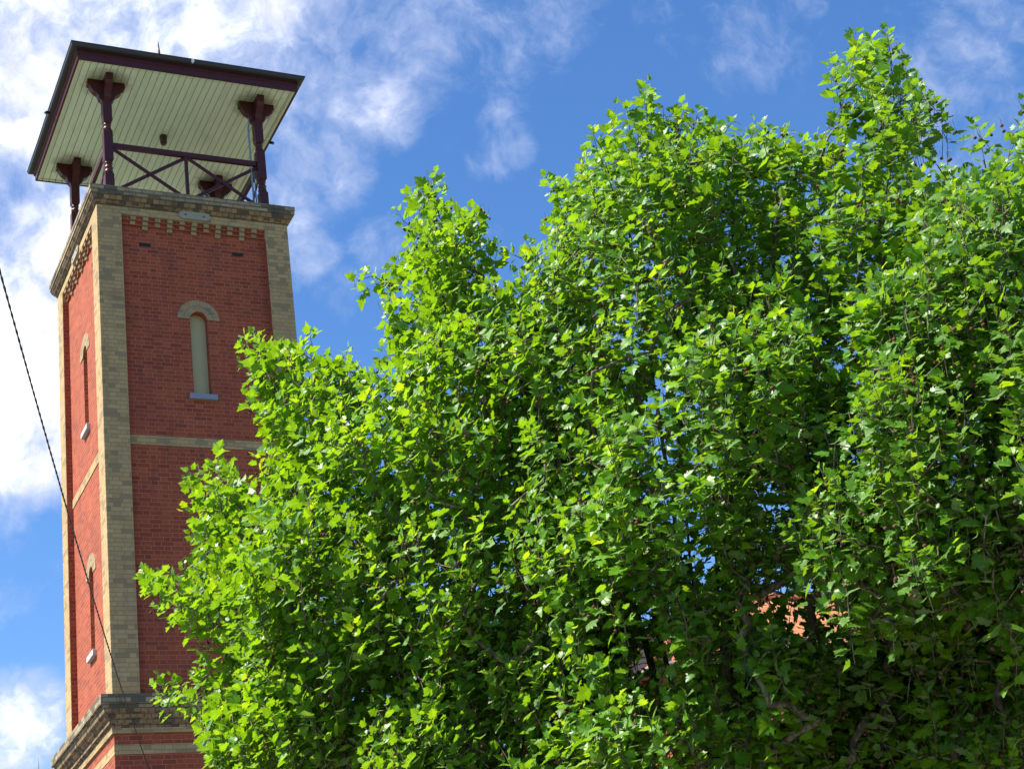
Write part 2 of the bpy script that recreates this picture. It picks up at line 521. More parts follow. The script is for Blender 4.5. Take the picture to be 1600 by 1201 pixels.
def arc(cx, cz, r, a0, a1, n):
    return [(cx + r * math.cos(a0 + (a1 - a0) * i / n), cz + r * math.sin(a0 + (a1 - a0) * i / n)) for i in range(n + 1)]


for k in range(4):
    # face in the plane y = -(B-RC), then turned
    mb = MB()
    y = -(B - RC)
    x0, x1 = -B + .05, B - .05
    N = 12
    def quad(a, b, c, d):
        mb.bm.faces.new([mb.bm.verts.new((p[0], y if len(p) == 2 else p[2], p[1])) for p in (a, b, c, d)])
    zs = [9.6] + [z for pr in sorted(zip(WZ, SP)) for z in pr] + [19.6]
    quad((x0, zs[0]), (x1, zs[0]), (x1, zs[1]), (x0, zs[1]))
    for wi in (1, 0):
        zb, zt = WZ[wi], SP[wi]
        top = WZ[0] if wi == 1 else 19.6
        quad((x0, zb), (-WH, zb), (-WH, zt), (x0, zt))
        quad((WH, zb), (x1, zb), (x1, zt), (WH, zt))
        A = arc(0, zt, WH, math.pi, 0, N)
        for i in range(N):
            (ax_, az_), (bx_, bz_) = A[i], A[i + 1]
            tx0 = x0 if i == 0 else ax_
            tx1 = x1 if i == N - 1 else bx_
            if i == 0:
                quad((x0, zt), (ax_, az_), (bx_, bz_), (bx_, top)); quad((x0, zt), (bx_, top), (x0, top), (x0, (zt + top) / 2))
            elif i == N - 1:
                quad((ax_, az_), (bx_, bz_), (x1, zt), (x1, top)); quad((ax_, az_), (x1, top), ((ax_ + x1) / 2, top), (ax_, top))
            else:
                quad((ax_, az_), (bx_, bz_), (bx_, top), (ax_, top))
        # reveals, 0.16 deep
        out = [(-WH, zb)] + A + [(WH, zb)]
        for i in range(len(out) - 1):
            a_, b2 = out[i], out[i + 1]
            mb.bm.faces.new([mb.bm.verts.new(p) for p in ((a_[0], y, a_[1]), (b2[0], y, b2[1]), (b2[0], y + .17, b2[1]), (a_[0], y + .17, a_[1]))])
    mb.rot(-k)
    o = mb.build('red_wall', RED, TW)
    # blind window panels, hood arches and sills
    for zb, zt in zip(WZ, SP):
        pts = [(-WH - .01, zb - .02)] + arc(0, zt, WH + .01, math.pi, 0, 12) + [(WH + .01, zb - .02)]
        wn = MB().prism(pts, 'y', y + .15, y + .19).rot(-k).build('window_panel', PANEL, TW)
        # hood: two rings of radial cream bricks
        hb = MB()
        nb = 15
        for ring, (ra, rb2) in enumerate(((WH + .003, .292), (.300, .425))):
            cnt = 11 if ring == 0 else 15
            for i in range(cnt):
                gp = .012 if ring == 0 else .008
                a0 = math.pi - math.pi * i / cnt - gp * .7
                a1 = math.pi - math.pi * (i + 1) / cnt + gp * .7
                P = arc(0, zt, ra, a0, a1, 2) + arc(0, zt, rb2, a1, a0, 2)
                dy = random.uniform(0, .004)
                hb.prism(P, 'y', y - .012 - dy, y + .10)
        hb.rot(-k).build('hood_arch', CORB, wn)
        MB().prism(arc(0, zt, WH + .01, math.pi, 0, 16) + arc(0, zt, .418, 0, math.pi, 16), 'y', y - .006, y + .09).rot(-k).build('arch_mortar', MORT, wn)
        MB().box(-.278, .278, y - .075, y + .15, zb - .115, zb, .006).rot(-k).build('sill', SILL_LIT if k == 1 else BLUESTONE, wn)
    # string course, two cream courses
    MB().box(-B + PW - .02, B - PW + .02, y - .014, y + .02, 14.50, 14.69).rot(-k).build('string_course', CREAM, TW)
    # frieze (cream, flush with pilasters) and the red corbelled course behind the corbels
    MB().box(-B + PW, B - PW, -B + .001, y + .02, 19.446, 19.625).rot(-k).build('frieze', CREAM, TW)
    MB().box(-B + PW + .001, B - PW - .001, y - .075, y + .02, 19.36, 19.445).rot(-k).build('corbel_course', RED, TW)
    MB().box(-B + PW + .001, B - PW - .001, y - .035, y + .02, 19.275, 19.3595).rot(-k).build('corbel_course', RED, TW)
    for i in range(11):
        x = (i - 5) * .249
        c_ = MB()
        tiers = 3 if i % 2 else 2
        for q_ in range(tiers):
            pr = (.122, .080, .040)[q_] if tiers == 3 else (.118, .062)[q_]
            jx = random.uniform(-.004, .004)
            c_.box(x - .056 + jx, x + .056 + jx, y - pr, y + .02, 19.4445 - .0861 * (q_ + 1) + .008, 19.4445 - .0861 * q_ - .001, .004)
        c_.rot(-k).build('corbel', CORB, TW)
    if k in (0, 1):
        for vx in ((-1.005, .90) if k == 0 else (.95,)):
            fr_ = MB()
            fr_.box(vx - .118, vx + .118, y - .004, y + .02, 18.825, 18.905).rot(-k).build('air_vent', DARK, TW)
        pl = MB().prism([(-.235 + p[0] * .088, 19.578 + p[1] * .088) for p in arc(0, 0, 1, math.pi / 2, 1.5 * math.pi, 8)]
                        + [(.235 + p[0] * .088, 19.578 + p[1] * .088) for p in arc(0, 0, 1, -math.pi / 2, math.pi / 2, 8)], 'y', -B - .035, -B + .003)
        pl = pl.rot(-k).build('wall_plate', PLATE, TW)
        for bx in (-.19, .19):
            MB().prism(arc(bx, 19.578, .018, 0, 2 * math.pi, 8)[:-1], 'y', -B - .045, -B - .03).rot(-k).build('bolt', GUTTER, pl)
for sx in (-1, 1):
    for sy in (-1, 1):
        b0 = B + random.uniform(0, .0008)
        MB().box(min(sx * b0, sx * (B - PW)), max(sx * b0, sx * (B - PW)), min(sy * b0, sy * (B - PW)), max(sy * b0, sy * (B - PW)), 9.62, 19.625, .006).build('corner_pilaster', CREAM, TW)
for k in range(4):
    mb = MB()
    for sx in (-1, 1):
        xa = sx * (B - PW)
        mb.box(min(xa, xa - sx * .003), max(xa, xa - sx * .003), -B + .012, -B + RC + .01, 9.70, 19.26)
    mb.rot(-k)
    for_ = mb.build('panel_reveal', RED, TW)
# remnant of an old bracket at the top of the near pilaster
MB().prism([(-1.44 + p[0] * .075, 19.487 + p[1] * .03) for p in arc(0, 0, 1, 0, 2 * math.pi, 12)[:-1]], 'y', -B - .02, -B).build('wall_plate', PLATE, TW)

# upper cornice: stepped moulded courses under a two-course slab
MB().ring([(1.90, 19.6255), (1.985, 19.6255), (2.0, 19.66), (2.03, 19.695), (2.03, 19.705)], False).build('upper_cornice', CORNH, TW)
MB().ring([(1.95, 19.7055), (2.045, 19.7055), (2.055, 19.73), (2.085, 19.775), (2.088, 19.82)], False).build('upper_cornice', CORNH, TW)
MB().ring([(1.97, 19.8205), (2.108, 19.8205), (2.108, 19.905), (2.119, 19.907), (2.119, 19.992), (2.110, 20.0), (1.2, 20.03)], False).build('parapet_slab', CORN, TW)
MB().box(-1.3, 1.3, -1.3, 1.3, 19.9, 20.035).build('lookout_deck', WALLIN, TW)

# lookout: posts with turned sections, scroll brackets
PP = 1.62
SOF = 22.838


def square_rows(mb, prof, cx, cy):
    rows = []
    for h, z in prof:
        rows.append([mb.bm.verts.new((cx + sx * h, cy + sy * h, z)) for sx, sy in ((-1, -1), (1, -1), (1, 1), (-1, 1))])
    for a, b in zip(rows[:-1], rows[1:]):
        for i in range(4):
            j = (i + 1) % 4
            mb.bm.faces.new((a[i], a[j], b[j], b[i]))
    mb.bm.faces.new(rows[0][::-1])
    mb.bm.faces.new(rows[-1])


for cx in (-PP, PP):
    for cy in (-PP, PP):
        mb = MB()
        h = .092
        square_rows(mb, [(h, 20.02), (h, 20.56), (h - .02, 20.585)], cx, cy)
        mb.lathe([(.070, 20.58), (.088, 20.605), (.094, 20.635), (.084, 20.665), (.070, 20.68), (.082, 20.70), (.092, 20.73), (.082, 20.76),
                  (.066, 20.78), (.064, 20.80), (.084, 20.82), (.088, 20.84), (.07, 20.865)], 18, cx, cy)
        square_rows(mb, [(h - .025, 20.86), (h, 20.90), (h, 21.60), (h - .022, 21.64)], cx, cy)
        mb.lathe([(.062, 21.63), (.082, 21.65), (.087, 21.68), (.074, 21.71), (.06, 21.725), (.076, 21.745), (.084, 21.77), (.074, 21.80), (.062, 21.815)], 18, cx, cy)
        square_rows(mb, [(h - .022, 21.81), (h, 21.85), (h, 22.80), (h, SOF - .001)], cx, cy)
        post = mb.build('post', MAROON, TW)
        for q_ in range(4):
            # ogee bracket profile in (r, z): r away from the post face
            prof = [(h, SOF - .002), (.385, SOF - .002), (.385, SOF - .135), (.345, SOF - .15), (.335, SOF - .185), (.315, SOF - .235), (.275, SOF - .285),
                    (.23, SOF - .315), (.19, SOF - .345), (.165, SOF - .40), (.155, SOF - .45), (.125, SOF - .475), (h, SOF - .52)]
            br = MB().prism(prof, 'y', -.074, .074)
            bmesh.ops.rotate(br.bm, verts=br.bm.verts, cent=(0, 0, 0), matrix=Matrix.Rotation(q_ * math.pi / 2, 3, 'Z'))
            bmesh.ops.translate(br.bm, verts=br.bm.verts, vec=(cx, cy, 0))
            br.build('bracket', MAROON, post)
# railings with crossed braces on the four sides
for k in range(4):
    rl = MB().box(-PP + .093, PP - .093, -PP - .04, -PP + .04, 21.225, 21.345, .008).rot(-k).build('railing', MAROON, TW)
    MB().box(-PP + .093, PP - .093, -PP - .03, -PP + .03, 20.10, 20.18, .006).rot(-k).build('bottom_rail', MAROON, rl)
    MB().box(-.034, .034, -PP - .03, -PP + .03, 20.18, 21.225, .005).rot(-k).build('baluster', MAROON, rl)
    for a, b in ((-PP + .1, -.04), (.04, PP - .1)):
        for fl, oy in ((0, -.016), (1, .016)):
            p, q_ = ((a, -PP + oy, 21.20), (b, -PP + oy, 20.20)) if not fl else ((a, -PP + oy, 20.20), (b, -PP + oy, 21.20))
            MB().bar(p, q_, .036 if False else .028, .075, .004, up=(0, 0, 1)).rot(-k).build('brace', MAROON, rl)

# roof: soffit, fascia, gutter, low pyramid, finial
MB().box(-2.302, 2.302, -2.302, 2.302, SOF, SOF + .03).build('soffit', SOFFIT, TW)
for k in range(4):
    MB().box(-2.28, 2.28, -2.302, -2.245, SOF - .022, SOF - .001, .006).rot(-k).build('soffit_trim', SOFFIT, TW)
MB().ring([(2.303, SOF + .028), (2.303, SOF - .03), (2.34, SOF - .03), (2.345, SOF + .10), (2.358, SOF + .105), (2.372, SOF + .115), (2.372, SOF + .135), (2.36, SOF + .15), (2.36, SOF + .25)], False).build('fascia', MAROON, TW)
roof = MB().ring([(2.40, SOF + .28), (2.38, SOF + .32), (.06, 24.35)], True).build('roof', ROOFM, TW)
MB().ring([(2.362, SOF + .195), (2.44, SOF + .20), (2.47, SOF + .215), (2.482, SOF + .245), (2.484, SOF + .262), (2.495, SOF + .275), (2.495, SOF + .292), (2.48, SOF + .292), (2.45, SOF + .25)], False).build('gutter', GUTTER, roof)
MB().lathe([(.10, 24.30), (.075, 24.38), (.05, 24.45), (.075, 24.52), (.05, 24.60), (.055, 24.75), (.045, 24.95), (.03, 25.15), (.003, 25.42)], 12).build('finial', MAROON, roof)
for k in range(4):
    if k == 0:
        MB().prism([(p[0] * .032 + .02, p[1] * .045 + SOF + .245) for p in arc(0, 0, 1, 0, 2 * math.pi, 14)[:-1]], 'y', -2.50, -2.45).build('gutter_overflow', WHITEP, roof)  # front fixture as a white disc, its bright glint put into the colour
    else:
        mb = MB().tube([(0, -2.45, SOF + .22), (0, -2.53, SOF + .215), (0, -2.545, SOF + .19)], .035, 8)
        mb.rot(-k).build('gutter_overflow', LAMPM, roof)
# conduit up the right front post
MB().tube([(PP - .20, -PP + .02, 20.03), (PP - .20, -PP + .02, 22.2), (PP - .17, -PP + .02, 22.34), (PP - .17, -PP + .05, SOF)], .022, 8).build('conduit', CONDUIT, TW)
MB().tube([(PP - .13, -PP + .06, 20.03), (PP - .13, -PP + .06, 21.22)], .016, 8).build('conduit', CONDUIT, TW)

# lamp under the lookout ceiling
lp = MB()
for (r0, za), (r1, zb) in (((.085, SOF - .001), (.085, SOF - .06)), ((.085, SOF - .06), (.075, SOF - .19)), ((.075, SOF - .19), (.048, SOF - .225))):
    lp.lathe([(r1, zb), (r0, za)], 8)
lp = lp.build('ceiling_lamp', LAMPM)
tag(lp, 'small dark eight sided lamp on the pale green ceiling under the tower roof', 'lamp')

# ------------------------------------------------------------------ overhead cable (two twisted cores)
E0 = Vector((-1.26, -1.985, 7.98))
E1 = Vector((-6.4505, -18.032, 8.56))
dirc = (E1 - E0).normalized()
E2 = E1 + dirc * 14
Lc = (E2 - E0).length
mb = MB()
steps = 460
for c_ in range(2):
    pts = []
    for i in range(steps + 1):
        f = i / steps
        p = E0.lerp(E2, f)
        g_ = f * Lc / (E1 - E0).length
        p = p + Vector((0, 0, -4 * .26 * g_ * (1 - g_)))
        ang = 2 * math.pi * f * Lc / .26 + c_ * math.pi
        sx = dirc.cross(Vector((0, 0, 1))).normalized()
        sy = sx.cross(dirc)
        pts.append(p + (sx * math.cos(ang) + sy * math.sin(ang)) * .0048)
    mb.tube(pts, .0062, 5)
cab = mb.build('overhead_cable', CABLEM)
tag(cab, 'black twisted overhead cable sloping down in front of the brick tower', 'cable')

# ------------------------------------------------------------------ brick building with terracotta roof behind the trees
m, t = newmat('terracotta tiles')
g = t.n('ShaderNodeTexCoord').outputs['Object']
sp = t.n('ShaderNodeSeparateXYZ', {0: g})
rw = t.m('DIVIDE', sp.outputs[2], .19)
cl = t.m('DIVIDE', t.m('ADD', sp.outputs[0], sp.outputs[1]), .24)
wn = t.n('ShaderNodeTexWhiteNoise', {'Vector': t.n('ShaderNodeCombineXYZ', {0: t.m('FLOOR', rw), 1: t.m('FLOOR', cl), 2: 0.0}).outputs[0]}, noise_dimensions='3D').outputs[0]
c = t.mix(wn, (.38, .14, .05), (.48, .20, .075))
c = t.mix(t.ss(t.m('FRACT', rw), .0, .16, .75, 0), c, (.09, .035, .02))
c = t.mix(t.ss(t.noise(g, 2.5, 6, .65), .5, .75, 0, .5), c, (.16, .09, .06))
hh = t.m('ADD', t.m('FRACT', rw), t.m('MULTIPLY', t.m('ABSOLUTE', t.m('SUBTRACT', t.m('FRACT', cl), .5)), .8))
finish(t, c, .8, hh, .6, .03)
TILE = m
BD = empty('brick_building', (7.5, -4.5, 0), 'red brick building with a terracotta hipped roof glimpsed through the trees', 'building')


def bd(mb, name, mat, parent=BD):
    bmesh.ops.translate(mb.bm, verts=mb.bm.verts, vec=(-7.5, 4.5, 0))
    return mb.build(name, mat, parent)


X0, X1, Y0, Y1 = 7.5, 27.5, -4.5, 3.5
bd(MB().box(X0 + .35, X1 - .35, Y0 + .35, Y1 - .35, 0, 9.35), 'wall', RED)
mb = MB()
rz = 12.1
ym = (Y0 + Y1) / 2
ev = [mb.bm.verts.new(p) for p in ((X0, Y0, 9.4), (X1, Y0, 9.4), (X1, Y1, 9.4), (X0, Y1, 9.4))]
rg = [mb.bm.verts.new(p) for p in ((X0 + 3.9, ym, rz), (X1 - 3.9, ym, rz))]
mb.bm.faces.new((ev[0], ev[1], rg[1], rg[0]))
mb.bm.faces.new((ev[1], ev[2], rg[1]))
mb.bm.faces.new((ev[2], ev[3], rg[0], rg[1]))
mb.bm.faces.new((ev[3], ev[0], rg[0]))
mb.bm.faces.new(ev[::-1])
rf = bd(mb, 'roof', TILE)
mb = MB()
RIDGE = plain('ridge tile', (.32, .10, .045), .8, .4, 6.)
mb.tube([rg_ for rg_ in ((X0 + 3.9, ym, rz + .02), (X1 - 3.9, ym, rz + .02))], .13, 8)
for e, r_ in (((X0, Y0), X0 + 3.9), ((X1, Y0), X1 - 3.9), ((X0, Y1), X0 + 3.9), ((X1, Y1), X1 - 3.9)):
    mb.tube([(e[0], e[1], 9.42), (r_, ym, rz + .02)], .11, 8)
bd(mb, 'ridge_capping', RIDGE, rf)
mb = MB()
for a, b in (((X0, Y0), (X1, Y0)), ((X1, Y0), (X1, Y1)), ((X1, Y1), (X0, Y1)), ((X0, Y1), (X0, Y0))):
    mb.tube([(a[0], a[1], 9.36), (b[0], b[1], 9.36)], .075, 8)
bd(mb, 'gutter', GUTTER, rf)
for xa in (10.5, 14.5, 18.5, 22.5):
    wd_ = bd(MB().box(xa - .55, xa + .55, Y0 + .33, Y0 + .43, 5.6, 7.6, .01), 'window', WHITEP)
    bd(MB().box(xa - .47, xa + .47, Y0 + .32, Y0 + .335, 5.7, 7.5), 'pane', DARK, wd_)
    bd(MB().box(xa - .65, xa + .65, Y0 + .25, Y0 + .40, 5.48, 5.597, .01), 'sill', BLUESTONE, wd_)

# ------------------------------------------------------------------ trees
CROWN0 = [(-1.33,-16.43,7.57,0.82), (-2.23,-14.91,5.94,0.84), (-1.95,-16.57,7.55,0.82), (-2.68,-15.02,5.92,0.89), (-2.3,-16.32,7.78,0.87), (-2.81,-14.16,6.51,0.91), (-1.2,-16.92,5.52,0.82), (-2.41,-15.99,6.77,0.86), (-2.27,-16.58,6.62,0.83), (-1.52,-16.86,6.28,0.8), (-2.9,-15.54,6.92,0.89), (-1.59,-15.94,5.7,0.83), (-1.87,-16.03,5.43,0.78), (-1.49,-16.44,8.47,0.88), (-2.75,-14.41,7.34,0.89), (-2.3,-14.99,8.27,0.86), (-1.3,-15.66,9,0.88), (-1.18,-16.23,6.51,0.82), (-3.09,-14.38,5.59,0.7), (-3.22,-14.38,5.59,0.59), (-2.98,-13.37,6.54,0.65), (-2.66,-14.97,8.12,0.62), (-2.49,-14.87,8.84,0.64), (-2.35,-16.26,4.95,0.55), (-1.38,-15.74,9.81,0.48), (-1.35,-15.44,10.29,0.53), (-3.06,-13.5,7.95,0.53), (-2.83,-15.24,8.87,0.48), (-2.37,-14.54,5.27,0.46), (-2.28,-15.47,5.03,0.42), (-3.65,-13.49,6.38,0.27), (-3.44,-13.2,7.53,0.26), (-1.72,-16.8,10.04,0.27), (-3.54,-13.74,5.97,0.27), (-1.89,-16.43,4.61,0.26), (-3.41,-13.81,8.35,0.26), (-2.85,-14.4,9.65,0.28), (-1.83,-16.8,4.46,0.2), (-1.71,-16.39,10.51,0.21), (-1.34,-17.11,9.16,0.18), (-3.83,-12.84,7.8,0.16), (-3.37,-13.22,8.82,0.19), (-2.16,-15.27,9.2,0.2), (-3.85,-13.69,7.43,0.22), (-3.02,-14.22,9.49,0.17), (-3.23,-13.2,7.32,0.21), (-1.73,-16.21,10.37,0.19), (-1.36,-15.72,11.2,0.18), (-1.79,-17.01,10.21,0.13), (-1.75,-15.36,9.89,0.17), (-3.55,-13.71,5.58,0.11), (-3.07,-14.3,8.16,0.15), (-2.35,-15.05,9.45,0.12), (-1.91,-15.52,10.35,0.12), (-1.35,-16.74,9.43,0.14), (-2.81,-14.94,9.62,0.13), (-3.66,-13.87,5.67,0.13), (-3.25,-15.03,8.87,0.12), (-1.46,-16.65,9.93,0.11), (-3.48,-13.5,8.24,0.12), (-3.04,-14.37,9.89,0.1), (-2.05,-15.39,9.31,0.09), (-1.58,-15.2,10.81,0.1), (-1.58,-15.39,10.78,0.09), (-3.34,-13.64,8.8,0.08), (-3.34,-13.86,8.63,0.09), (-1.35,-16.65,10.17,0.09), (-3.58,-13.5,7.72,0.09), (-2.16,-14.95,9.51,0.09), (-2.99,-13.97,10.01,0.08), (-2.21,-15.98,9.23,0.07), (-3.51,-12.71,6.32,0.08), (-3.13,-14.37,9.64,0.09), (-3.79,-13.02,6.59,0.07), (-2.88,-14.13,10.1,0.07), (-3.02,-14.47,8.61,0.07), (-3.61,-13.41,6.68,0.07), (-3.69,-12.63,6.63,0.06), (-3.6,-14.06,5.36,0.06), (-2.69,-15,9.52,0.07), (-3.23,-13.73,8.61,0.06), (-1.57,-14.99,10.84,0.07), (-2.06,-15.69,9.54,0.06), (-2.93,-14.29,9,0.06), (-3.58,-12.94,7.48,0.06), (-2.75,-14.83,9.84,0.05), (-3.52,-13.62,6.89,0.05), (-2.85,-14.02,8.97,0.05), (-3.23,-14.82,8.16,0.05), (-3.34,-13.42,8.97,0.05), (-1.54,-16.16,11.15,0.04), (-1.56,-15.86,11.26,0.04), (-2.27,-14.09,10.01,0.04), (-2.36,-14.74,9.68,0.05), (-3.99,-13.18,7.54,0.05), (-1.26,-16.34,9.88,0.04), (-1.38,-16.7,9.6,0.04), (-2.06,-15.79,9.95,0.04), (-2.61,-14.03,10.18,0.04), (-3.03,-14.76,9.77,0.04), (-2.59,-15.13,9.47,0.04), (-2.94,-14.27,8.93,0.04), (-2.92,-13.9,8.63,0.04), (-3.89,-14.1,7.5,0.04), (-3.79,-13.89,5.74,0.04), (-2.98,-14.21,9.11,0.04), (-3.64,-13.77,7.98,0.04), (-2.99,-14.24,10.12,0.04), (-3.99,-12.92,7.85,0.04), (-3.56,-12.69,8.01,0.04), (-1.56,-16.59,10.65,0.03), (-1.54,-16.18,11.27,0.05), (-1.39,-15.87,11.37,0.06), (-3.94,-12.51,8.04,0.05), (-4.09,-13.08,7.72,0.06), (-3.9,-12.63,6.73,0.05), (-4.01,-13.07,6.51,0.06), (-3.56,-13.06,9.03,0.05), (-3.52,-12.9,8.99,0.07), (-3.2,-13.09,9.26,0.05), (-3.26,-13.25,9.08,0.07), (-3.23,-14.4,10.09,0.05), (-3.24,-14.41,9.98,0.06), (-2.87,-13.72,10.53,0.05), (-3.09,-14.34,10.07,0.06), (-2.68,-14.87,9.98,0.05), (-2.69,-14.89,9.86,0.06), (-2.02,-14.28,10.05,0.05), (-2.57,-15.62,9.23,0.06), (-2.1,-15.41,10.45,0.05), (-2.09,-15.38,10.36,0.06), (-1.64,-15.72,11.39,0.05), (-1.79,-16.01,11.08,0.06), (-1.27,-16.83,10.1,0.05), (-1.2,-16.67,10.09,0.06), (-1.18,-16.34,10.73,0.05), (-1.49,-16.9,10.25,0.06), (-3.65,-13.87,8,0.1), (-3.44,-13.38,8.06,0.11), (-3.58,-13.48,7.8,0.11), (-3.43,-13.4,7.65,0.11), (-3.47,-13.53,7.24,0.11), (-3.44,-13.61,7,0.1), (-3.57,-13.59,7.29,0.1), (-3.48,-13.84,8.04,0.11), (-3.5,-13.98,7.69,0.1)]
CROWN1 = [(0.78,-19.83,7.67,0.8), (0.29,-19.62,7.6,0.8), (-1.04,-19,6.46,0.76), (0.96,-19.11,5.18,0.79), (0.17,-18.09,5.82,0.8), (-0.19,-19.21,6.23,0.71), (-0.62,-19.76,6.97,0.75), (-1.31,-17.93,6.34,0.72), (-0.32,-17.65,9.12,0.86), (-0.62,-18.92,8.27,0.79), (-0.13,-19.08,6.4,0.76), (-1.1,-17.9,8.28,0.81), (-0.75,-16.97,8.42,0.86), (-1.19,-16.96,5.27,0.83), (-0.94,-17.85,7.45,0.82), (0.38,-21.05,7.17,0.74), (0.33,-19.71,6.46,0.75), (-0.08,-18.16,7.76,0.78), (-0.34,-18.5,5.04,0.73), (0.45,-18.92,8.65,0.78), (-0.39,-17.45,5.6,0.76), (-0.38,-18.64,5.8,0.78), (-1.05,-18.25,5.52,0.76), (-0.44,-18.17,4.85,0.75), (0.88,-18.07,5.77,0.8), (0.25,-18.76,9.28,0.81), (-0.48,-18.87,9.2,0.84), (1.39,-17.88,4.73,0.8), (-0.9,-17.46,7.29,0.84), (0.8,-19.65,8.83,0.79), (0.65,-18.18,4.89,0.75), (0.54,-20.52,8.16,0.62), (-0.84,-18.72,6.64,0.71), (0.82,-19.51,9.12,0.68), (-1.02,-17.7,4.83,0.8), (-0.17,-18.18,9.87,0.75), (0.3,-19.17,9.33,0.66), (-1.35,-18.3,4.46,0.53), (-0.97,-18.18,9.04,0.62), (-0.53,-18.18,4.46,0.54), (-1.22,-17.98,6.26,0.74), (-1.54,-17.07,4.67,0.44), (0.23,-18.21,4.43,0.56), (0.3,-17.8,4.42,0.48), (0.96,-20.04,9.65,0.26), (-0.3,-18.39,10.55,0.3), (1.43,-19.8,10.49,0.22), (1.07,-20.18,9.37,0.29), (0.27,-18.94,10.2,0.18), (-0.7,-17.8,10.26,0.19), (0.9,-20.54,10.23,0.14), (-0.5,-17.28,10.37,0.22), (0.55,-20.13,9.46,0.17), (0.7,-20.32,9.71,0.13), (-1.27,-17.43,9.22,0.16), (-0.2,-19.16,9.98,0.13), (0.99,-20.48,10.15,0.15), (0.01,-18.49,10.53,0.17), (0,-19.56,9.75,0.16), (0.97,-20.29,10.36,0.11), (0.7,-19.08,10.18,0.09), (0.03,-18.23,11.02,0.12), (-1.14,-17.26,9.54,0.1), (0.49,-19.95,9.57,0.08), (-0.11,-18.61,10.66,0.08), (0.84,-19.35,9.94,0.08), (0.17,-19.96,9.45,0.08), (-0.38,-17.9,10.7,0.08), (-0.42,-17.53,10.7,0.09), (-0.35,-18.57,10.8,0.08), (-0.5,-17.8,10.59,0.07), (-1.11,-17.24,9.7,0.06), (0.45,-20.55,9.65,0.06), (0.69,-20.62,10.2,0.06), (-0.33,-17.69,10.77,0.06), (0.57,-19.16,10.17,0.05), (-0.68,-18.81,10.51,0.05), (-0.77,-17.54,10.4,0.05), (-0.18,-18.45,10.99,0.05), (-0.8,-17.36,10.13,0.05), (0.79,-19.16,10.14,0.05), (-0.63,-16.6,10.28,0.04), (1.09,-20.31,10.58,0.04), (-0.09,-19.25,10.08,0.04), (-0.74,-17.52,10.5,0.04), (-0.59,-17.03,10.43,0.03), (-0.69,-17.03,10.26,0.03), (-0.33,-18.71,10.92,0.05), (-0.59,-19.03,10.54,0.06), (1.1,-20.2,10.73,0.04), (0.82,-20.46,10.38,0.06), (-0.38,-18.13,11,0.05), (-0.37,-18.09,10.93,0.06), (-0.76,-17.33,10.68,0.05), (-0.86,-17.47,10.47,0.06), (0.24,-19.16,10.34,0.04), (0.3,-19.05,10.31,0.06), (0.17,-18.48,10.95,0.05), (0.02,-18.66,10.69,0.06), (0.69,-19.37,10.13,0.04), (0.19,-19.93,9.58,0.05), (0.96,-19.96,10.55,0.04), (0.57,-20.34,10.11,0.05)]
